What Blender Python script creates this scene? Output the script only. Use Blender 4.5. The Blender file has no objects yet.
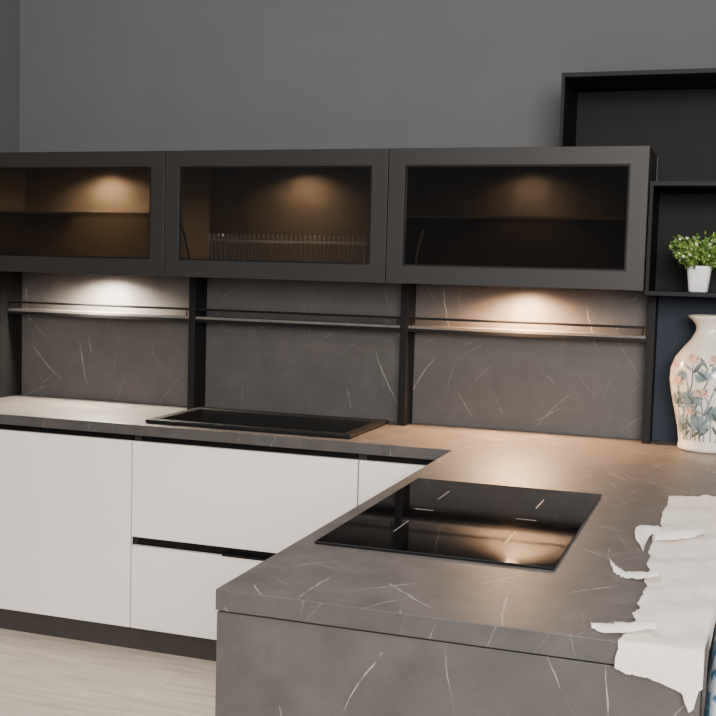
import bpy, bmesh, math, random
from mathutils import Vector, Matrix, noise
random.seed(7)
C = bpy.context.scene.collection

# ------------------------------------------------------------------ materials
def nodes(name):
    m = bpy.data.materials.new(name); m.use_nodes = True
    nt = m.node_tree; b = nt.nodes['Principled BSDF']
    return m, nt, b
def mat(name, col, rough=0.5, var=0.06, scale=18, metal=0.0, spec=0.5, coat=0.0, bump=0.0):
    m, nt, b = nodes(name); N = nt.nodes; L = nt.links
    tc = N.new('ShaderNodeTexCoord'); nz = N.new('ShaderNodeTexNoise'); nz.inputs['Scale'].default_value = scale
    nz.inputs['Detail'].default_value = 4
    L.new(tc.outputs['Object'], nz.inputs['Vector'])
    r = N.new('ShaderNodeValToRGB')
    r.color_ramp.elements[0].position = 0.3; r.color_ramp.elements[1].position = 0.7
    r.color_ramp.elements[0].color = tuple(c*(1-var) for c in col)+(1,)
    r.color_ramp.elements[1].color = tuple(min(1, c*(1+var)) for c in col)+(1,)
    L.new(nz.outputs['Fac'], r.inputs['Fac']); L.new(r.outputs['Color'], b.inputs['Base Color'])
    b.inputs['Roughness'].default_value = rough; b.inputs['Metallic'].default_value = metal
    b.inputs['Specular IOR Level'].default_value = spec; b.inputs['Coat Weight'].default_value = coat
    if bump:
        bp = N.new('ShaderNodeBump'); bp.inputs['Strength'].default_value = bump; bp.inputs['Distance'].default_value = 0.01
        L.new(nz.outputs['Fac'], bp.inputs['Height']); L.new(bp.outputs['Normal'], b.inputs['Normal'])
    return m
def emis(name, col, s):
    m, nt, b = nodes(name)
    b.inputs['Emission Color'].default_value = col+(1,); b.inputs['Emission Strength'].default_value = s
    b.inputs['Base Color'].default_value = col+(1,)
    return m
def stone(name, base, rough, axes='XY', vein=.6, dens=.5, off0=(0, 0), a0=.55, a1=2.5, wk=1.0, mottle=.16, pw=1.4, more=False):
    """grey stone; every vein is a short straight streak: one random segment per cell of a flat voronoi"""
    m, nt, b = nodes(name); N = nt.nodes; L = nt.links
    tc = N.new('ShaderNodeTexCoord'); sx = N.new('ShaderNodeSeparateXYZ'); L.new(tc.outputs['Object'], sx.inputs[0])
    def mt(op, a, bb=None, clamp=False):
        n = N.new('ShaderNodeMath'); n.operation = op; n.use_clamp = clamp
        for i, v in enumerate((a, bb)):
            if v is None: continue
            if isinstance(v, (int, float)): n.inputs[i].default_value = v
            else: L.new(v, n.inputs[i])
        return n.outputs[0]
    wob = N.new('ShaderNodeTexNoise'); wob.inputs['Scale'].default_value = 18; wob.inputs['Detail'].default_value = 4
    L.new(tc.outputs['Object'], wob.inputs['Vector'])
    wobble = mt('MULTIPLY', mt('SUBTRACT', wob.outputs['Fac'], .5), .014)
    brk = N.new('ShaderNodeTexNoise'); brk.inputs['Scale'].default_value = 34; brk.inputs['Detail'].default_value = 2
    L.new(tc.outputs['Object'], brk.inputs['Vector'])
    broken = mt('MULTIPLY', mt('SUBTRACT', brk.outputs['Fac'], .30), 3.6, True)
    def layer(scale, off, hl, width, thr, amp):
        cb = N.new('ShaderNodeCombineXYZ')
        L.new(mt('ADD', sx.outputs[axes[0]], off[0]+off0[0]), cb.inputs[0]); L.new(mt('ADD', sx.outputs[axes[1]], off[1]+off0[1]), cb.inputs[1])
        vo = N.new('ShaderNodeTexVoronoi'); vo.voronoi_dimensions = '2D'; vo.inputs['Scale'].default_value = scale
        L.new(cb.outputs[0], vo.inputs['Vector'])
        d = N.new('ShaderNodeVectorMath'); d.operation = 'SUBTRACT'; L.new(cb.outputs[0], d.inputs[0]); L.new(vo.outputs['Position'], d.inputs[1])
        ds = N.new('ShaderNodeSeparateXYZ'); L.new(d.outputs[0], ds.inputs[0])
        cs = N.new('ShaderNodeSeparateColor'); L.new(vo.outputs['Color'], cs.inputs[0])
        th = mt('ADD', mt('MULTIPLY', cs.outputs[0], a1-a0), a0)
        c, s = mt('COSINE', th), mt('SINE', th)
        al = mt('ADD', mt('MULTIPLY', ds.outputs[0], c), mt('MULTIPLY', ds.outputs[1], s))
        ac = mt('SUBTRACT', mt('MULTIPLY', ds.outputs[1], c), mt('MULTIPLY', ds.outputs[0], s))
        ac = mt('ADD', mt('ADD', ac, mt('MULTIPLY', mt('MULTIPLY', al, al), .5)), wobble)
        f = mt('SUBTRACT', 1.0, mt('DIVIDE', mt('ABSOLUTE', al), hl), True)          # 1 mid-streak, 0 at its ends
        wd = mt('ADD', mt('MULTIPLY', mt('POWER', f, .6), width*wk), .0001)
        ln = mt('SUBTRACT', 1.0, mt('DIVIDE', mt('ABSOLUTE', ac), wd), True)
        on = mt('POWER', mt('MULTIPLY', mt('SUBTRACT', cs.outputs[1], thr), 1.0/(1-thr), True), pw)   # most streaks faint, a few clear
        return mt('MULTIPLY', mt('MULTIPLY', ln, on), amp)
    v = mt('MAXIMUM', layer(3.6, (3.3, 7.1), .12, .0020, 1-dens, 1.0), layer(6.5, (11.7, 2.9), .06, .0014, 1-dens, .85))
    v = mt('MAXIMUM', v, layer(2.6, (5.9, 17.3), .19, .0017, 1-dens*.85, .9))
    if more: v = mt('MAXIMUM', v, layer(5.2, (21.4, 13.2), .085, .0016, 1-dens, .9))
    v = mt('MULTIPLY', mt('MULTIPLY', v, broken), vein)
    nz = N.new('ShaderNodeTexNoise'); nz.inputs['Scale'].default_value = 9; nz.inputs['Detail'].default_value = 8
    nz.inputs['Roughness'].default_value = .70
    L.new(tc.outputs['Object'], nz.inputs['Vector'])
    r = N.new('ShaderNodeValToRGB'); r.color_ramp.elements[0].position = .3; r.color_ramp.elements[1].position = .72
    r.color_ramp.elements[0].color = tuple(c*(1-mottle) for c in base)+(1,); r.color_ramp.elements[1].color = tuple(c*(1+mottle) for c in base)+(1,)
    L.new(nz.outputs['Fac'], r.inputs['Fac'])
    mx = N.new('ShaderNodeMix'); mx.data_type = 'RGBA'
    L.new(v, mx.inputs['Factor']); L.new(r.outputs['Color'], mx.inputs[6]); mx.inputs[7].default_value = (.56, .52, .48, 1)
    L.new(mx.outputs[2], b.inputs['Base Color']); b.inputs['Roughness'].default_value = rough
    return m
def planks(name):
    m, nt, b = nodes(name); N = nt.nodes; L = nt.links
    tc = N.new('ShaderNodeTexCoord'); br = N.new('ShaderNodeTexBrick')
    L.new(tc.outputs['Object'], br.inputs['Vector'])
    br.inputs['Scale'].default_value = 1; br.inputs['Brick Width'].default_value = 1.25; br.inputs['Row Height'].default_value = .19
    br.inputs['Mortar Size'].default_value = .0014; br.inputs['Color1'].default_value = (.76, .645, .525, 1)
    br.inputs['Color2'].default_value = (.67, .565, .46, 1); br.inputs['Mortar'].default_value = (.45, .37, .29, 1)
    mp = N.new('ShaderNodeMapping'); mp.inputs['Scale'].default_value = (1.6, 16, 1); L.new(tc.outputs['Object'], mp.inputs['Vector'])
    nz = N.new('ShaderNodeTexNoise'); nz.inputs['Scale'].default_value = 2.2; nz.inputs['Detail'].default_value = 6
    L.new(mp.outputs[0], nz.inputs['Vector'])
    r = N.new('ShaderNodeValToRGB'); r.color_ramp.elements[0].position = .3; r.color_ramp.elements[0].color = (.72, .69, .66, 1)
    r.color_ramp.elements[1].position = .65; r.color_ramp.elements[1].color = (1, 1, 1, 1)
    L.new(nz.outputs['Fac'], r.inputs['Fac'])
    mx = N.new('ShaderNodeMix'); mx.data_type = 'RGBA'; mx.blend_type = 'MULTIPLY'; mx.inputs['Factor'].default_value = 1
    L.new(br.outputs['Color'], mx.inputs[6]); L.new(r.outputs['Color'], mx.inputs[7])
    L.new(mx.outputs[2], b.inputs['Base Color']); b.inputs['Roughness'].default_value = .42
    return m
def tinted_glass(name, tint, ior=1.4):
    m = bpy.data.materials.new(name); m.use_nodes = True; nt = m.node_tree; N = nt.nodes; L = nt.links
    for n in list(N):
        if n.type == 'BSDF_PRINCIPLED': N.remove(n)
    out = [n for n in N if n.type == 'OUTPUT_MATERIAL'][0]
    t = N.new('ShaderNodeBsdfTransparent'); g = N.new('ShaderNodeBsdfGlossy'); g.inputs['Roughness'].default_value = .01
    g.inputs['Color'].default_value = (.9, .9, .9, 1)
    nz = N.new('ShaderNodeTexNoise'); nz.inputs['Scale'].default_value = 2
    r = N.new('ShaderNodeValToRGB'); r.color_ramp.elements[0].color = tuple(c*.95 for c in tint)+(1,); r.color_ramp.elements[1].color = tint+(1,)
    L.new(nz.outputs['Fac'], r.inputs['Fac']); L.new(r.outputs['Color'], t.inputs['Color'])
    fr = N.new('ShaderNodeFresnel'); fr.inputs['IOR'].default_value = ior
    mx = N.new('ShaderNodeMixShader'); L.new(fr.outputs[0], mx.inputs[0]); L.new(t.outputs[0], mx.inputs[1]); L.new(g.outputs[0], mx.inputs[2])
    L.new(mx.outputs[0], out.inputs['Surface'])
    return m
def printed(name):
    m, nt, b = nodes(name); N = nt.nodes; L = nt.links
    tc = N.new('ShaderNodeTexCoord'); vo = N.new('ShaderNodeTexNoise'); vo.inputs['Scale'].default_value = 38; vo.inputs['Detail'].default_value = 2
    L.new(tc.outputs['Object'], vo.inputs['Vector'])
    r = N.new('ShaderNodeValToRGB'); e = r.color_ramp.elements
    e[0].position = .40; e[0].color = (.06, .22, .38, 1); e[1].position = .52; e[1].color = (.70, .80, .86, 1)
    L.new(vo.outputs['Fac'], r.inputs['Fac']); L.new(r.outputs['Color'], b.inputs['Base Color']); b.inputs['Roughness'].default_value = .35
    return m
def paper_mat(name, col):
    m = mat(name, col, .7, .03, 9, bump=.05); nt = m.node_tree; N = nt.nodes; L = nt.links
    b = N['Principled BSDF']; out = [n for n in N if n.type == 'OUTPUT_MATERIAL'][0]
    tl = N.new('ShaderNodeBsdfTranslucent'); tl.inputs['Color'].default_value = col+(1,)
    mx = N.new('ShaderNodeMixShader'); mx.inputs[0].default_value = .22
    L.new(b.outputs[0], mx.inputs[1]); L.new(tl.outputs[0], mx.inputs[2]); L.new(mx.outputs[0], out.inputs['Surface'])
    return m

M = dict(
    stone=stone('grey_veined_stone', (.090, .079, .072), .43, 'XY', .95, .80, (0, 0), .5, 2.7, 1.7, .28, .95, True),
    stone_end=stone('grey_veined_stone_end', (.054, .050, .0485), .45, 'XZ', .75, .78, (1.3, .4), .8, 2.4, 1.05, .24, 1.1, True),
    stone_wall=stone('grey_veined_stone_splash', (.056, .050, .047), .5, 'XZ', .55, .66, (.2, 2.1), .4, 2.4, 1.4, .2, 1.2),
    stone_lip=mat('grey_stone_plain', (.10, .088, .08), .5, .15, 12),
    white=mat('warm_white_lacquer', (.76, .715, .665), .42, .015, 3),
    black=mat('black_lacquer', (.0055, .0055, .006), .5, .1, spec=.15),
    anth=mat('anthracite_metal', (.018, .0168, .016), .45, .08, 40, spec=.30),
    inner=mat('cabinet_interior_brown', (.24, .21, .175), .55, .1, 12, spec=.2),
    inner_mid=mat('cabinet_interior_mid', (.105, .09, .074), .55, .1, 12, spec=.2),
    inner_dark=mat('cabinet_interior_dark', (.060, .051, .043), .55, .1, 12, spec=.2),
    plinth=mat('plinth_brown_grey', (.040, .034, .031), .5, spec=.3),
    wall=mat('grey_paint', (.090, .0935, .099), .9, .03, 4, spec=.2),
    wall_side=mat('grey_paint_side', (.092, .0955, .100), .9, .03, 4, spec=.2),
    navy=mat('navy_panel', (.006, .014, .030), .6, .06, 6, spec=.3),
    shelfback=mat('dark_brown_back', (.0075, .007, .0066), .6, .08, 10, spec=.15),
    floor=planks('light_oak_planks'),
    hob=mat('black_ceramic_glass', (.003, .003, .003), .04, .05, 5, spec=.6),
    mark=mat('hob_marking', (.34, .32, .30), .4),
    sink=mat('black_granite', (.005, .005, .005), .6, .25, 300, spec=.2),
    steel=mat('steel', (.70, .68, .64), .3, .04, 30, metal=1),
    black_steel=mat('black_steel', (.05, .05, .05), .35, .04, 30, metal=1),
    rack=mat('rack_wire', (.62, .72, .88), .35, .03, 30, metal=.3),
    bglass=tinted_glass('brown_tinted_glass', (.46, .41, .355), 1.5),
    clear=tinted_glass('smoked_shelf_glass', (.6, .57, .52)),
    edge=mat('glass_shelf_edge', (.20, .22, .19), .2),
    ivory=mat('ivory_glaze', (.76, .69, .58), .12, .04, 8, coat=.3),
    p_stem=mat('paint_grey_green', (.075, .09, .075), .3), p_leaf=mat('paint_blue_grey', (.20, .27, .28), .3, .3, 30),
    p_flow=mat('paint_muted_red', (.48, .20, .13), .3, .25, 40), p_pale=mat('paint_pale_pink', (.66, .45, .35), .3, .15, 40),
    p_brown=mat('paint_brown', (.28, .20, .13), .3, .25, 40),
    pot=mat('white_glaze', (.82, .82, .82), .25, .02), soil=mat('dark_soil', (.03, .02, .015), .9, .3, 80),
    leaf1=mat('leaf_green', (.08, .16, .025), .45, .3, 60), leaf2=mat('leaf_yellow_green', (.20, .29, .05), .45, .3, 60),
    petal=mat('cream_petal', (.82, .82, .72), .5), stemg=mat('stem_green', (.08, .13, .03), .6),
    paper=paper_mat('cream_paper', (.86, .765, .67)),
    tape=paper_mat('white_torn_strip', (.88, .82, .75)),
    sack=printed('blue_white_print'),
    lamp_warm=emis('lamp_warm', (1, .78, .55), 12),
)

# ------------------------------------------------------------------ helpers
def box(bm, x0, x1, y0, y1, z0, z1, mi=0):
    v = [bm.verts.new(p) for p in ((x0,y0,z0),(x1,y0,z0),(x1,y1,z0),(x0,y1,z0),(x0,y0,z1),(x1,y0,z1),(x1,y1,z1),(x0,y1,z1))]
    for f in ((3,2,1,0),(4,5,6,7),(0,1,5,4),(1,2,6,5),(2,3,7,6),(3,0,4,7)):
        bm.faces.new([v[i] for i in f]).material_index = mi
def boxes(*L):
    bm = bmesh.new()
    for b in L: box(bm, *b)
    return bm
def tube(bm, pts, r, n=8, mi=0):
    pts = [Vector(p) for p in pts]; rings = []
    for i, p in enumerate(pts):
        d = (pts[min(i+1, len(pts)-1)] - pts[max(i-1, 0)]).normalized()
        a = d.cross(Vector((0, 0, 1)))
        if a.length < 1e-3: a = d.cross(Vector((1, 0, 0)))
        a.normalize(); b = d.cross(a)
        rings.append([bm.verts.new(p + (a*math.cos(2*math.pi*k/n) + b*math.sin(2*math.pi*k/n))*r) for k in range(n)])
    for i in range(len(rings)-1):
        for k in range(n):
            bm.faces.new((rings[i][k], rings[i][(k+1)%n], rings[i+1][(k+1)%n], rings[i+1][k])).material_index = mi
    bm.faces.new(rings[0][::-1]).material_index = mi; bm.faces.new(rings[-1]).material_index = mi
def lathe(bm, prof, c, n=48, mi=0, square=0):
    rings = []
    for r, z in prof:
        ring = []
        for k in range(n):
            th = 2*math.pi*k/n; rr = r
            if square:
                q = max(abs(math.cos(th)), abs(math.sin(th))); rr = r*((1-square) + square*min(1/q, 1.25))
            ring.append(bm.verts.new((c[0]+rr*math.cos(th), c[1]+rr*math.sin(th), c[2]+z)))
        rings.append(ring)
    for i in range(len(rings)-1):
        for k in range(n):
            f = bm.faces.new((rings[i][k], rings[i][(k+1)%n], rings[i+1][(k+1)%n], rings[i+1][k])); f.material_index = mi; f.smooth = True
    bm.faces.new(rings[0][::-1]).material_index = mi
    bm.faces.new(rings[-1]).material_index = mi
def rloc(p):
    v = Vector((0, 0, 0))
    while p: v += p.location; p = p.parent
    return v
def obj(name, bm, m, parent=None, bevel=0, smooth=False):
    me = bpy.data.meshes.new(name)
    bmesh.ops.recalc_face_normals(bm, faces=bm.faces)
    if parent: bmesh.ops.translate(bm, verts=bm.verts, vec=-rloc(parent))
    if smooth:
        for f in bm.faces: f.smooth = True
    bm.to_mesh(me); bm.free()
    o = bpy.data.objects.new(name, me); C.objects.link(o)
    for x in (m if isinstance(m, list) else [m]): me.materials.append(x)
    if parent: o.parent = parent
    if bevel:
        b = o.modifiers.new('bevel', 'BEVEL'); b.width = bevel; b.segments = 2; b.limit_method = 'ANGLE'
    return o
def thing(name, label, cat, loc, group=None):
    o = bpy.data.objects.new(name, None); C.objects.link(o); o.location = loc; o.empty_display_size = .05
    o['label'] = label; o['category'] = cat
    if group: o['group'] = group
    return o
def tag(o, label, cat, group=None):
    o['label'] = label; o['category'] = cat
    if group: o['group'] = group
    return o
def struct(name, bm, m):
    o = obj(name, bm, m); o['kind'] = 'structure'; return o
def grid_prism(xs, ys, inc, z0, z1):
    bm = bmesh.new(); vt = {}
    def V(i, j, k):
        if (i, j, k) not in vt: vt[(i, j, k)] = bm.verts.new((xs[i], ys[j], (z0, z1)[k]))
        return vt[(i, j, k)]
    n, m_ = len(xs)-1, len(ys)-1
    ok = lambda i, j: 0 <= i < n and 0 <= j < m_ and inc(i, j)
    for i in range(n):
        for j in range(m_):
            if not ok(i, j): continue
            bm.faces.new((V(i,j,1), V(i+1,j,1), V(i+1,j+1,1), V(i,j+1,1)))
            bm.faces.new((V(i,j+1,0), V(i+1,j+1,0), V(i+1,j,0), V(i,j,0)))
            for (di, dj, a, b) in ((-1,0,(i,j+1),(i,j)), (1,0,(i+1,j),(i+1,j+1)), (0,-1,(i,j),(i+1,j)), (0,1,(i+1,j+1),(i,j+1))):
                if not ok(i+di, j+dj): bm.faces.new((V(*a,0), V(*b,0), V(*b,1), V(*a,1)))
    return bm
def upright(xs, zs_, inc, y0, y1):
    bm = grid_prism(xs, zs_, inc, 0, 1)
    for v in bm.verts: v.co = Vector((v.co.x, y0 + (y1-y0)*v.co.z, v.co.y))
    return bm
def frame_bm(x0, x1, z0, z1, y0, y1, w, wb=None):
    wb = wb or w
    return upright([x0, x0+w, x1-w, x1], [z0, z0+wb, z1-w, z1], lambda i, j: not (i == 1 and j == 1), y0, y1)

# ------------------------------------------------------------------ setting
WY = 4.29                      # back wall plane
struct('floor', boxes((-3.2, 3.2, -1.5, 4.4, -.05, 0)), M['floor'])
struct('wall_back', boxes((-3.2, 3.2, WY, WY+.12, 0, 3.2)), M['wall'])
struct('wall_left', boxes((-3.22, -3.105, -1.5, WY, 0, 3.2)), M['wall_side'])

# ------------------------------------------------------------------ worktop, sink, hob
ZT = .90
SX0, SX1, SY0, SY1 = -2.125, -1.287, 3.730, 4.190
xs = [-3.10, SX0+.03, SX1-.03, -.897, -.02, .36]; ys = [1.845, 3.675, SY0+.03, SY1-.03, 4.288]
def inc(i, j):
    if j == 0: return i == 3
    if i == 1 and j == 2: return False
    return True
bm = grid_prism(xs, ys, inc, ZT-.04, ZT); bm.normal_update()
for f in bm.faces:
    if abs(f.normal.z) < .5: f.material_index = 1          # edge band: same stone in a darker copy, shade put into its colour
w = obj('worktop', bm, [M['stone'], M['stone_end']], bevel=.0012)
tag(w, 'L-shaped grey stone worktop with thin white veins along wall and peninsula', 'worktop')

t = thing('kitchen_sink', 'black granite inset sink with raised rim in the back worktop', 'sink', ((SX0+SX1)/2, (SY0+SY1)/2, ZT))
rx = [SX0, SX0+.04, SX1-.04, SX1]; ry = [SY0, SY0+.035, SY1-.06, SY1]
obj('rim', grid_prism(rx, ry, lambda i, j: not (i == 1 and j == 1), ZT+.0005, ZT+.016), M['sink'], t, .004)
bm = bmesh.new(); a, b_, c_, d = rx[1], rx[2], ry[1], ry[2]; th = .006
for q in ((a, a+th, c_, d, ZT-.19, ZT+.004), (b_-th, b_, c_, d, ZT-.19, ZT+.004), (a, b_, c_, c_+th, ZT-.19, ZT+.004), (a, b_, d-th, d, ZT-.19, ZT+.004), (a, b_, c_, d, ZT-.196, ZT-.19)): box(bm, *q)
obj('bowl', bm, M['sink'], t)
bm = bmesh.new(); lathe(bm, [(.045, 0), (.045, .003), (.03, .004), (.02, .002)], ((a+b_)/2, (c_+d)/2, ZT-.19), 24)
obj('drain', bm, M['black_steel'], t)

HX0, HX1, HY0, HY1 = -.853, -.325, 2.245, 3.085
t = thing('induction_hob', 'black glass induction hob with fine white zone marks on the peninsula', 'hob', ((HX0+HX1)/2, (HY0+HY1)/2, ZT))
g = obj('glass_top', boxes((HX0, HX1, HY0, HY1, ZT+.0005, ZT+.0065)), M['hob'], t, .0015)
q = .0008
for cx in (-.72, -.46):
    for cy in (2.47, 2.87):
        obj('zone_marking', boxes((cx-q, cx+q, cy-.06, cy+.06, ZT+.0064, ZT+.0069)), M['mark'], t)
for cx in (-.72, -.46):
    obj('zone_marking', boxes((cx-.025, cx+.025, 2.67-q, 2.67+q, ZT+.0064, ZT+.0069)), M['mark'], t)

# ------------------------------------------------------------------ base cabinets
FY = 3.695; MX = [-3.085, -2.160, -1.243, -.92]
def base_cab(x0, x1, label, drawers):
    t = thing('base_cabinet', label, 'cabinet', ((x0+x1)/2, 3.97, .1), 'white base cabinets under the back worktop')
    e = .002; x0 += .001; x1 -= .001
    obj('body', boxes((x0, x0+.018, 3.75, 4.26, .102, .856), (x1-.018, x1, 3.75, 4.26, .102, .856), (x0+.018, x1-.018, 3.75, 4.26, .102, .12), (x0+.018, x1-.018, 4.25, 4.26, .12, .856)), M['plinth'], t)
    obj('handle_rail', boxes((x0+.018, x1-.018, 3.735, 3.75, .79, .857)), M['black'], t)
    if drawers:
        obj('drawer', boxes((x0+e, x1-e, FY, FY+.02, .462, .833)), M['white'], t, .0012)
        dr = obj('drawer', boxes((x0+e, x1-e, FY, FY+.02, .103, .428)), M['white'], t, .0012)
        obj('handle', boxes((-1.77, -1.52, FY-.006, FY+.022, .4285, .438)), M['black'], dr, .001)
        obj('handle_rail', boxes((x0+.018, x1-.018, 3.72, 3.75, .40, .48)), M['black'], t)
    else:
        obj('door', boxes((x0+e, x1-e, FY, FY+.02, .103, .833)), M['white'], t, .0012)
    return t
base_cab(MX[0], MX[1], 'white base cabinet with one plain full-height door at far left', False)
base_cab(MX[1], MX[2], 'white base cabinet with two stacked drawers and black grip channel below the sink', True)
base_cab(MX[2], MX[3], 'narrow white base cabinet in the inner corner beside the peninsula', False)
tag(obj('plinth', boxes((-3.09, -.90, 3.745, 3.765, 0, .1)), M['plinth'], bevel=.001), 'dark grey plinth running along the floor under the white cabinets', 'plinth')
t = thing('peninsula_base', 'base of the peninsula under the hob clad in grey veined stone', 'cabinet', (-.46, 2.75, 0))
obj('body', boxes((-.875, -.045, 1.875, 4.26, .1, .858)), M['white'], t)
obj('corner_body', boxes((-.0445, .33, 3.75, 4.26, .1, .858)), M['white'], t)
obj('plinth', boxes((-.85, -.07, 1.9, 4.2, 0, .1)), M['plinth'], t)
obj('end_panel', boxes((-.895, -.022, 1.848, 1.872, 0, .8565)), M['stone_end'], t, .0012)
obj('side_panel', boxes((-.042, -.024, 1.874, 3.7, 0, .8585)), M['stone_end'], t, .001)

# ------------------------------------------------------------------ splashback, dividers, rail shelves
DV = [(-3.104, -3.074), (-2.172, -2.142), (-1.244, -1.214), (-.304, -.274)]
where = ['left, under the brightest lamp', 'middle, behind the black sink', 'right, nearest the vase']
for i in range(3):
    x0, x1 = DV[i][1]+.001, DV[i+1][0]-.001
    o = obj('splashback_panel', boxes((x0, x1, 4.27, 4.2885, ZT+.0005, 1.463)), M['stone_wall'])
    tag(o, 'grey veined stone splashback panel on the ' + where[i], 'splashback', 'stone splashback panels')
    t = thing('rail_shelf', ['narrow black shelf with front rail on left splashback under white lamp', 'narrow black shelf with front rail on dim middle splashback above the sink', 'narrow black shelf with front rail on right splashback under warm orange lamp'][i], 'shelf', ((x0+x1)/2, 4.22, 1.283), 'narrow black rail shelves')
    obj('board', boxes((x0, x1, 4.166, 4.2692, 1.274, 1.287)), M['black'], t)
    obj('top_surface', boxes((x0+.001, x1-.001, 4.168, 4.2692, 1.2872, 1.297)), M['stone_lip'], t)
    obj('rail', boxes((x0, x1, 4.166, 4.172, 1.323, 1.332)), M['black'], t, .001)
    for xx in (x0+.01, x1-.014): obj('rail_post', boxes((xx, xx+.004, 4.1702, 4.1738, 1.2972, 1.3228)), M['black'], t)
dl = ['black upright divider panel at the far left end of the splashback', 'black upright divider panel left of the sink back', 'black upright divider panel right of the sink back', 'black upright divider panel at the right end beside the vase']
for i, (x0, x1) in enumerate(DV):
    yf = 4.115 if i == 0 else 4.165
    tag(obj('divider_panel', boxes((x0, x1, yf, 4.288, ZT+.0005, 1.4635 if i < 3 else 1.4485)), M['black'], bevel=.001), dl[i], 'divider', 'black divider panels')
tag(obj('wall_panel', boxes((-.273, .36, 4.275, 4.2885, ZT+.0005, 1.448)), M['navy']), 'navy blue wall panel behind the painted vase', 'wall panel')

# ------------------------------------------------------------------ wall cabinets
UX = [-3.085, -2.158, -1.234, -.302]; Z0, Z1, DY = 1.464, 1.958, 3.92
def spot(x, y, z, power, col, ang, parent, blend=.8, rad=.025):
    l = bpy.data.lights.new('lamp_light', 'SPOT'); l.energy = power; l.color = col; l.spot_size = math.radians(ang); l.spot_blend = blend; l.shadow_soft_size = rad
    o = bpy.data.objects.new('lamp_light', l); C.objects.link(o); o.parent = parent; o.location = Vector((x, y, z)) - rloc(parent)
ul = ['dark framed wall cabinet with brown glass lift door, leftmost of three', 'dark framed wall cabinet with brown glass door holding the dish rack', 'dark framed wall cabinet with brown glass door next to open black shelving']
inner_pw = [38, 27, 19]; under = [(260, (1, .86, .68)), None, (270, (1, .57, .28))]
for i in range(3):
    x0, x1 = UX[i]+.0015, UX[i+1]-.0015; cx = (x0+x1)/2
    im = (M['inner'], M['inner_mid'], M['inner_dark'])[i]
    t = thing('wall_cabinet', ul[i], 'cabinet', (cx, 4.1, Z0), 'glass-door wall cabinets')
    p = .018; y0 = DY+.024
    obj('body', frame_bm(x0, x1, Z0, Z1, y0, WY-.002, p), M['anth'], t)
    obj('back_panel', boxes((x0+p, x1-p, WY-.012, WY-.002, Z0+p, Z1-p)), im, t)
    lin = .003
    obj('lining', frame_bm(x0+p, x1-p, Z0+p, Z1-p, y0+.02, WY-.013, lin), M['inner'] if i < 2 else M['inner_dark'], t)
    if i != 1:
        sh = obj('shelf', boxes((x0+p+lin, x1-p-lin, y0+.07, WY-.013, 1.711, 1.719)), M['clear'], t)
        obj('shelf_edge', boxes((x0+p+lin, x1-p-lin, y0+.067, y0+.0698, 1.711, 1.719)), M['edge'], sh)
    fw = .062
    fx = [x0, x0+fw, x1-fw, x1]; fz = [Z0, Z0+fw+.004, Z1-fw, Z1]
    dr = obj('door', frame_bm(x0, x1, Z0, Z1, DY, DY+.022, fw, fw+.004), M['anth'], t, .001)
    obj('glass', boxes((fx[1]-.004, fx[2]+.004, DY+.010, DY+.014, fz[1]-.004, fz[2]+.004)), M['bglass'], dr)
    obj('glass_bead', frame_bm(fx[1], fx[2], fz[1], fz[2], DY+.004, DY+.0095, .006), M['black'], dr)
    bm = bmesh.new()
    if i == 2: tube(bm, [(x0+.075, 4.05, Z0+.06), (x0+.095, 4.01, Z0+.13), (x0+.125, 3.97, Z0+.20)], .0045)  # right arm, pale and set forward, stands in for a slanted reflection in the glass
    else: tube(bm, [(x0+.035, 4.08, Z0+.05), (x0+.035, 4.02, Z0+.17), (x0+.035, 3.965, Z0+.24)], .004)
    obj('lift_arm', bm, M['rack'] if i == 2 else M['black_steel'], t)
    ly = 4.18
    bm = bmesh.new(); lathe(bm, [(.03, 0), (.03, .006)], (cx, ly, Z1-p-lin-.0065), 24)
    d_ = obj('downlight', bm, M['steel'], t)
    bm = bmesh.new(); lathe(bm, [(.022, 0), (.022, .002)], (cx, ly, Z1-p-lin-.0087), 24)
    obj('lamp_lens', bm, M['lamp_warm'], d_)
    spot(cx, ly, Z1-p-lin-.012, inner_pw[i], (1, .81, .56), 160, t)
    if under[i]:
        uy = 4.146
        bm = bmesh.new(); lathe(bm, [(.03, 0), (.03, .0008)], (cx, uy, Z0-.0010), 24)
        d_ = obj('downlight', bm, M['black'], t)
        bm = bmesh.new(); lathe(bm, [(.022, 0), (.022, .0003)], (cx, uy, Z0-.0014), 24)
        obj('lamp_lens', bm, M['lamp_warm'], d_)
        spot(cx, uy, Z0-.006, under[i][0], under[i][1], 168, t, .9)

# dish rack
RX0, RX1 = -2.015, -1.345; zb = Z0+.0212
t = thing('dish_rack', 'steel wire plate rack inside the middle wall cabinet', 'dish rack', ((RX0+RX1)/2, 4.1, zb))
for y in (4.0, 4.19):
    bm = bmesh.new(); tube(bm, [(RX0, y, zb), (RX0, y, zb+.128), (RX1, y, zb+.128), (RX1, y, zb)], .0026); obj('rail', bm, M['rack'], t)
    bm = bmesh.new(); tube(bm, [(RX0+.004, y, zb+.022), (RX1-.004, y, zb+.022)], .0026); obj('rail', bm, M['rack'], t)
bm = bmesh.new(); box(bm, RX0+.01, RX1-.01, 3.99, 4.2, zb+.006, zb+.010); obj('drip_tray', bm, M['black_steel'], t)
for k in range(34):
    x = RX0+.012+k*(RX1-RX0-.024)/33
    bm = bmesh.new(); tube(bm, [(x, 4.0, zb+.022), (x, 4.003, zb+.146), (x, 4.012, zb+.153), (x, 4.02, zb+.142), (x, 4.03, zb+.024), (x, 4.16, zb+.024), (x, 4.19, zb+.024)], .0014, 6)
    obj('wire_divider', bm, M['rack'], t)

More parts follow.
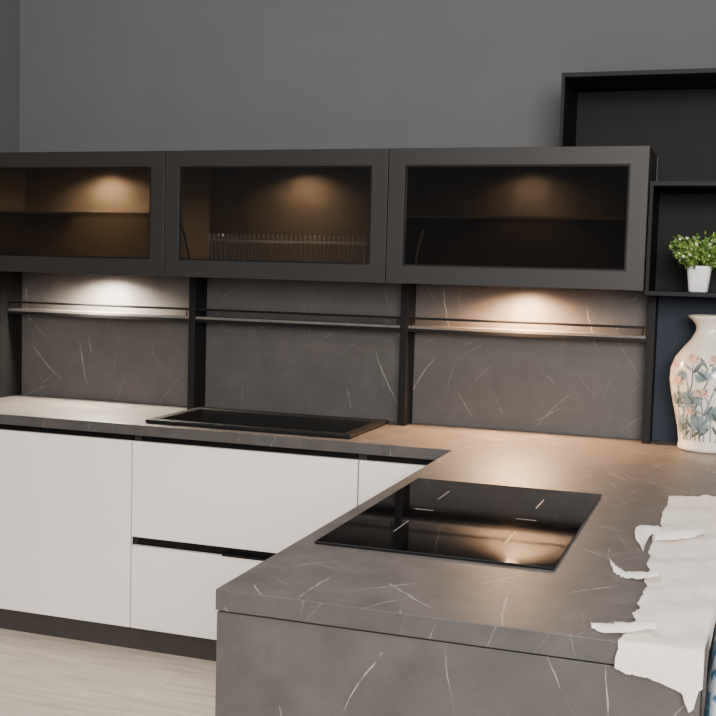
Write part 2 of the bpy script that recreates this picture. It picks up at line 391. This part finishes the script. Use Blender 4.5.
# ------------------------------------------------------------------ open black shelving
t = thing('open_shelving', 'open black metal shelving on the right stepping up over the wall cabinet', 'shelving', (-.1, 4.1, 1.449))
sy, ey = 3.955, 4.289; p = .012; zs = [1.449, 1.826, 2.203]; XR = .36; XL = -.618
obj('side_panel', boxes((XL, XL+p, sy, ey, 1.9585, zs[2]+.015)), M['black'], t)
obj('side_panel', boxes((-.300, -.300+p, sy, ey, zs[0]+.015, zs[1])), M['black'], t)
obj('side_panel', boxes((XR-p, XR, sy, ey, zs[0]+.015, zs[2])), M['black'], t)
obj('shelf', boxes((-.300, XR, sy, ey, zs[0], zs[0]+.015)), M['black'], t)
obj('shelf', boxes((-.300, XR-p, sy, ey-.008, zs[1], zs[1]+.015)), M['black'], t)
obj('shelf', boxes((XL+p, XR, sy, ey, zs[2], zs[2]+.015)), M['black'], t)
obj('back_panel', upright([XL+p, -.299, XR-p], [zs[1]+.0155, 1.9595, zs[2]], lambda i, j: not (i == 0 and j == 0), ey-.006, ey), M['shelfback'], t)
obj('back_panel', boxes((-.288, XR-p, ey-.006, ey, zs[0]+.0155, zs[1]-.0005)), M['shelfback'], t)

# ------------------------------------------------------------------ potted plant
PX, PY, PZ = -.126, 4.02, zs[0]+.0155
t = thing('potted_plant', 'small bushy green plant with tiny white flowers in white pot', 'plant', (PX, PY, PZ))
bm = bmesh.new(); lathe(bm, [(.030, 0), (.033, .003), (.042, .086), (.043, .09), (.039, .09), (.038, .08)], (PX, PY, PZ), 40, square=.6)
obj('pot', bm, M['pot'], t)
bm = bmesh.new(); lathe(bm, [(.037, .0795), (.037, .082), (.01, .085)], (PX, PY, PZ), 24, square=.5); obj('soil', bm, M['soil'], t)
R = random.Random(3); tips = []
bm = bmesh.new()
for k in range(64):
    a = R.uniform(0, 6.283); e = R.uniform(.10, 1.5); l = R.uniform(.055, .118)
    d = Vector((math.cos(a)*math.cos(e), math.sin(a)*math.cos(e), math.sin(e)*1.05))
    base = Vector((PX+.02*math.cos(a), PY+.02*math.sin(a), PZ+.08)); tip = base + d*l; tips.append((base, tip))
    tube(bm, [base, (base+tip)/2+Vector((0, 0, .008)), tip], .0013, 5)
obj('stems', bm, M['stemg'], t)
bm = bmesh.new()
def leaf(bm, p, d, l, w, mi):
    d = d.normalized(); s = d.cross(Vector((R.uniform(-1,1), R.uniform(-1,1), R.uniform(.2,1))))
    if s.length < .05: s = Vector((1,0,0))
    s.normalize(); n = d.cross(s)
    P = [p, p+d*l*.35+s*w, p+d*l*.75+s*w*.7, p+d*l, p+d*l*.75-s*w*.7, p+d*l*.35-s*w, p+d*l*.5+n*w*.35]
    v = [bm.verts.new(q) for q in P]
    for q in range(6): bm.faces.new((v[q], v[(q+1)%6], v[6])).material_index = mi
for base, tip in tips:
    for k in range(20):
        f = R.uniform(.3, 1.05); p = base.lerp(tip, f) + Vector((R.uniform(-.01,.01), R.uniform(-.01,.01), R.uniform(-.008,.01)))
        d = Vector((R.uniform(-1,1), R.uniform(-1,1), R.uniform(-.3,1))) + (tip-base).normalized()*.6
        leaf(bm, p, d, R.uniform(.012, .019), R.uniform(.0045, .0065), R.choice((0, 0, 1)))
obj('leaves', bm, [M['leaf1'], M['leaf2']], t)
for base, tip in tips[:32]:
    fb = bmesh.new(); p = tip + Vector((R.uniform(-.012,.012), R.uniform(-.016,.004), R.uniform(0,.010)))
    for j in range(5):
        a = j*1.2566; leaf(fb, p, Vector((math.cos(a), math.sin(a)*.6-.4, math.sin(a)*.8+.2)), .0060, .0023, 0)
    bmesh.ops.remove_doubles(fb, verts=fb.verts, dist=1e-5)
    obj('flower', fb, M['petal'], t)

# ------------------------------------------------------------------ vase
VX, VY = -.076, 4.125
prof = [(.090, 0), (.098, .004), (.098, .016), (.096, .03), (.102, .08), (.115, .14), (.129, .20), (.136, .25), (.134, .29), (.120, .33), (.094, .365), (.069, .395), (.056, .42), (.053, .435), (.058, .45), (.073, .466), (.083, .475), (.083, .481), (.078, .482), (.052, .452), (.048, .435), (.06, .39)]
t = thing('vase', 'tall ivory ceramic vase painted with grey-green foliage and muted pink flowers', 'vase', (VX, VY, ZT))
bm = bmesh.new(); lathe(bm, prof, (VX, VY, ZT+.001), 64)
def rad(z):
    for (r0, z0), (r1, z1) in zip(prof[1:16], prof[2:17]):
        if z0 <= z <= z1: return r0 + (r1-r0)*(z-z0)/max(1e-6, z1-z0)
    return .1
def S(u, z, off=.0008):
    th = math.radians(-90) + u/.125; r = rad(z) + off
    return Vector((VX+r*math.cos(th), VY+r*math.sin(th), ZT+.001+z))
def stroke(pts, wd, mi, off=.0008):
    pr = None; P = []
    for i in range(len(pts)-1):
        for k in range(6):
            f = k/6; P.append((pts[i][0]*(1-f)+pts[i+1][0]*f, pts[i][1]*(1-f)+pts[i+1][1]*f))
    P.append(pts[-1])
    for i in range(len(P)):
        d = Vector(P[min(i+1, len(P)-1)]) - Vector(P[max(i-1, 0)]); n = Vector((-d.y, d.x)).normalized()*wd*(1-.6*i/len(P))
        a = bm.verts.new(S(P[i][0]+n.x, P[i][1]+n.y, off)); b = bm.verts.new(S(P[i][0]-n.x, P[i][1]-n.y, off))
        if pr: bm.faces.new((pr[0], pr[1], b, a)).material_index = mi
        pr = (a, b)
def petal(u, z, ang, l, wd, mi, off=.001):
    pr = None
    for k in range(9):
        f = k/8; hw = wd*math.sin(math.pi*min(1, f*.96+.02))
        c = (u+math.cos(ang)*l*f, z+math.sin(ang)*l*f); n = (-math.sin(ang)*hw, math.cos(ang)*hw)
        a = bm.verts.new(S(c[0]+n[0], c[1]+n[1], off)); b = bm.verts.new(S(c[0]-n[0], c[1]-n[1], off))
        if pr: bm.faces.new((pr[0], pr[1], b, a)).material_index = mi
        pr = (a, b)
stems = [[(-.10, .04), (-.075, .14), (-.05, .25), (-.055, .33)], [(-.06, .05), (-.04, .16), (0, .26), (.02, .33)], [(-.12, .06), (-.125, .15), (-.10, .24)], [(-.03, .05), (-.015, .12), (-.02, .20)], [(.05, .05), (.06, .16), (.05, .28)]]
for s in stems: stroke(s, .0034, 1)
for (u0, h, bnd) in [(-.14, .2, -.03), (-.085, .26, -.05), (-.07, .17, .05), (-.045, .27, -.04), (-.01, .24, .05), (.02, .18, -.03), (.07, .26, .03), (-.11, .15, .04), (-.025, .16, -.04), (.045, .2, .04)]:
    stroke([(u0, .04), (u0+bnd*.2, .04+h*.5), (u0+bnd*.7, .04+h*.85), (u0+bnd*1.5, .04+h*.98)], .0038, R.choice((1, 2, 2, 5)))
def big_leaf(u, z, l, rot):
    for j in range(7): petal(u, z, rot-1.2+j*.4, l*(.7+.3*math.sin(j*.52)), l*.2, 2, .001+.00005*j)
    for j in range(4): stroke([(u, z), (u+math.cos(rot-1.0+j*.65)*l*.9, z+math.sin(rot-1.0+j*.65)*l*.9)], .0014, 1, .0017)
for a_ in [(-.105, .075, .060, 1.9), (-.035, .08, .062, 1.2), (-.05, .175, .055, 2.3), (.03, .12, .058, 1.5), (-.125, .165, .048, 1.3), (-.012, .258, .045, 1.8), (-.085, .255, .04, 2.2)]: big_leaf(*a_)
for s in stems:
    for k, (u, z) in enumerate(s[:-1]):
        for q in range(4):
            petal(u, z+R.uniform(0, .06), R.choice((R.uniform(.4, 1.0), R.uniform(2.1, 2.7))), R.uniform(.035, .058), R.uniform(.0045, .0068), R.choice((1, 2)), .0013)
for (u, z, sc) in [(-.060, .32, 1.0), (.02, .32, 1.0), (-.108, .24, 1.0), (-.022, .205, .9), (.05, .275, .9), (-.135, .30, .8), (-.065, .14, .7)]:
    for j in range(7):
        petal(u, z, .1+j*.49, .030*sc, .0070*sc, 3 if j % 3 == 1 else 4, .0019+.0002*j)
obj('body', bm, [M['ivory'], M['p_stem'], M['p_leaf'], M['p_flow'], M['p_pale'], M['p_brown']], t)

# ------------------------------------------------------------------ torn protective paper
t = thing('protective_paper', 'torn cream protective paper draped over the peninsula right edge', 'paper', (-.08, 2.5, ZT))
NS, NT = 44, 260; YE = 1.838
def lerp_pts(pts, x):
    for (a0, b0), (a1, b1) in zip(pts, pts[1:]):
        if a0 <= x <= a1: return b0 + (b1-b0)*(x-a0)/(a1-a0)
    return pts[0][1] if x < pts[0][0] else pts[-1][1]
LE = sorted([(3.2, -.12), (3.13, -.148), (3.02, -.144), (2.9, -.149), (2.78, -.148), (2.73, -.140), (2.67, -.157), (2.55, -.151), (2.47, -.154), (2.43, -.146), (2.33, -.147), (2.30, -.138), (2.25, -.147), (2.19, -.135), (2.10, -.138), (2.06, -.143), (2.02, -.135), (1.98, -.146), (1.95, -.137), (1.89, -.147), (1.838, -.156), (1.76, -.161)])
EN = [(0, .044), (.10, .050), (.33, .052), (.45, .056), (.62, .064), (.72, .070), (.79, .100), (.84, .094), (.88, .064), (1, .050)]
XEP = [(1.7, -.019), (1.90, -.019), (2.0, -.012), (2.1, .000), (2.6, .002), (3.3, .002)]
def crease(x, y):
    # flat facets meeting in sharp folds: triangle waves along a few skewed directions
    h = 0
    for (ax, ay, per, amp) in ((.9, .35, .07, .0036), (-.6, .8, .15, .0052), (.2, 1, .29, .0056)):
        q = ((x*ax+y*ay+.02*noise.noise((x*9, y*7, per)))/per) % 1; h += amp*abs(2*q-1)
    return h
bm = bmesh.new(); G = []
for i in range(NS+1):
    row = []; f = i/NS
    for j in range(NT+1):
        g_ = j/NT
        endx = lerp_pts(EN, f) + .003*noise.noise((f*30, 3, 0))
        top = 3.135 + .06*f + .02*noise.noise((f*8, 1, 2))
        yv = top + (YE-endx-top)*g_
        le = lerp_pts(LE, yv) + .004*noise.noise((yv*60, 5, 1)) + .0025*noise.noise((yv*130, 8, 1))
        XE = lerp_pts(XEP, yv)
        xv = le + (XE+.012-le)*f
        df = max(0, YE-yv); dr = max(0, xv-XE)
        fade = min(1, max(0, (yv-YE)/.05))
        x = min(xv, XE); y = max(yv, YE); z = ZT + .0015 + .0025*(1-fade) + crease(xv, yv)*fade
        if df > 0: y = YE - .002 - .06*df - .6*crease(xv*.8, yv)*min(1, df/.03); z = ZT + .004 - df
        if dr > 0: z = (ZT+.004 if df <= 0 else z) - dr
        row.append(bm.verts.new((x, y, z)))
    G.append(row)
for i in range(NS):
    for j in range(NT): bm.faces.new((G[i][j], G[i+1][j], G[i+1][j+1], G[i][j+1]))
o = obj('sheet', bm, M['paper'], t, smooth=True)
def strip(rows):
    """torn strip: cross rows of two points each, curling softly, edges ragged"""
    bm = bmesh.new(); pr = None
    A = [Vector(r[0]) for r in rows]; B = [Vector(r[1]) for r in rows]
    def cr(P, i, f):
        p0, p1, p2, p3 = P[max(i-1,0)], P[i], P[i+1], P[min(i+2,len(P)-1)]
        return .5*((2*p1)+(p2-p0)*f+(2*p0-5*p1+4*p2-p3)*f*f+(3*p1-p0-3*p2+p3)*f**3)
    n_ = 9
    for i in range(len(rows)-1):
        for k in range(n_ if i < len(rows)-2 else n_+1):
            f = k/n_; a, b = cr(A, i, f), cr(B, i, f); row = []
            a = a + Vector((0, .012*noise.noise((a.x*170, a.y*40, 2)), 0)); b = b + Vector((0, .014*noise.noise((b.x*170, b.y*40, 7)), 0))
            for s in range(5):
                g = s/4; row.append(bm.verts.new(a.lerp(b, g) + Vector((0, 0, .004*math.sin(math.pi*g) + .0025*abs(noise.noise((a.x*110, g*3, 4)))))))
            if pr:
                for s in range(4): bm.faces.new((pr[s], pr[s+1], row[s+1], row[s]))
            pr = row
    return obj('torn_strip', bm, M['tape'], t, smooth=True)
strip([((-.226, 2.345, .914), (-.222, 2.335, .909)), ((-.212, 2.315, .910), (-.208, 2.280, .903)), ((-.185, 2.285, .905), (-.186, 2.245, .903)), ((-.155, 2.270, .912), (-.158, 2.225, .908)), ((-.115, 2.262, .917), (-.118, 2.225, .917))])
strip([((-.209, 1.905, .908), (-.207, 1.893, .904)), ((-.188, 1.910, .907), (-.184, 1.872, .903)), ((-.150, 1.918, .912), (-.146, 1.874, .908)), ((-.105, 1.925, .917), (-.098, 1.885, .917))])
strip([((-.186, 2.54, .912), (-.165, 2.47, .904)), ((-.194, 2.60, .920), (-.166, 2.56, .904)), ((-.188, 2.66, .921), (-.158, 2.62, .911)), ((-.15, 2.69, .917), (-.135, 2.62, .917))])
strip([((-.150, 2.60, .922), (-.146, 2.55, .915)), ((-.115, 2.61, .928), (-.105, 2.565, .917)), ((-.080, 2.645, .927), (-.065, 2.61, .917)), ((-.050, 2.70, .920), (-.042, 2.675, .917))])

# ------------------------------------------------------------------ printed sack beside the peninsula
bm = bmesh.new(); rings = []
for i in range(17):
    f = i/16; z = .001 + .883*f; k = (1 - .10*max(0, f-.85)/.15); ring = []
    for a in range(40):
        th = 2*math.pi*a/40; c, s = math.cos(th), math.sin(th)
        sx = math.copysign(abs(c)**.3, c)*.16*k; sy_ = math.copysign(abs(s)**.3, s)*.19*k
        n = 1 + .02*noise.noise((c*2, s*2, f*5))
        ring.append(bm.verts.new((max(-.0165, .142+sx*n), 2.13+sy_*n, z)))
    rings.append(ring)
for i in range(16):
    for a in range(40): bm.faces.new((rings[i][a], rings[i][(a+1)%40], rings[i+1][(a+1)%40], rings[i+1][a]))
bm.faces.new(rings[0][::-1]); bm.faces.new(rings[-1])
tag(obj('printed_sack', bm, M['sack'], smooth=True), 'blue and white printed sack standing at the peninsula right side', 'sack')

# ------------------------------------------------------------------ light
W = bpy.data.worlds.new('world'); bpy.context.scene.world = W; W.use_nodes = True
wn = W.node_tree; bg = wn.nodes['Background']; bg.inputs['Strength'].default_value = 1.0
wt = wn.nodes.new('ShaderNodeTexCoord'); ws = wn.nodes.new('ShaderNodeSeparateXYZ'); wr = wn.nodes.new('ShaderNodeValToRGB')
wn.links.new(wt.outputs['Generated'], ws.inputs[0]); wn.links.new(ws.outputs['Z'], wr.inputs['Fac']); wn.links.new(wr.outputs['Color'], bg.inputs['Color'])
e = wr.color_ramp.elements
e[0].position = 0; e[0].color = (.16, .16, .165, 1); e[1].position = .75; e[1].color = (1.03, 1.06, 1.12, 1)
n_ = wr.color_ramp.elements.new(.16); n_.color = (.22, .225, .235, 1)
def area(loc, target, sx, sy, power, col):
    l = bpy.data.lights.new('room_light', 'AREA'); l.shape = 'RECTANGLE'; l.size = sx; l.size_y = sy; l.energy = power; l.color = col
    o = bpy.data.objects.new('room_light', l); C.objects.link(o); o.location = loc
    o.rotation_euler = (Vector(target)-Vector(loc)).to_track_quat('-Z', 'Y').to_euler()
area((1.2, -3.0, 2.6), (-1.3, 3.9, .6), 3, 2, 640, (1, .955, .905))
area((-.8, 1.2, 3.1), (-.8, 1.6, 0), 1.6, 1.0, 45, (1, .93, .86))

# ------------------------------------------------------------------ camera
f = Vector((-.3208, .9440, -.0771)).normalized(); r = Vector((.9458, .3238, .0274)); r = (r - f*r.dot(f)).normalized(); u = r.cross(f)
cam = bpy.data.cameras.new('camera'); co = bpy.data.objects.new('camera', cam); C.objects.link(co)
m = Matrix((r, u, -f)).transposed().to_4x4(); m.translation = (0, 0, 1.5); co.matrix_world = m
cam.sensor_width = 36; cam.lens = 36*1105/716; cam.clip_start = .02
bpy.context.scene.camera = co
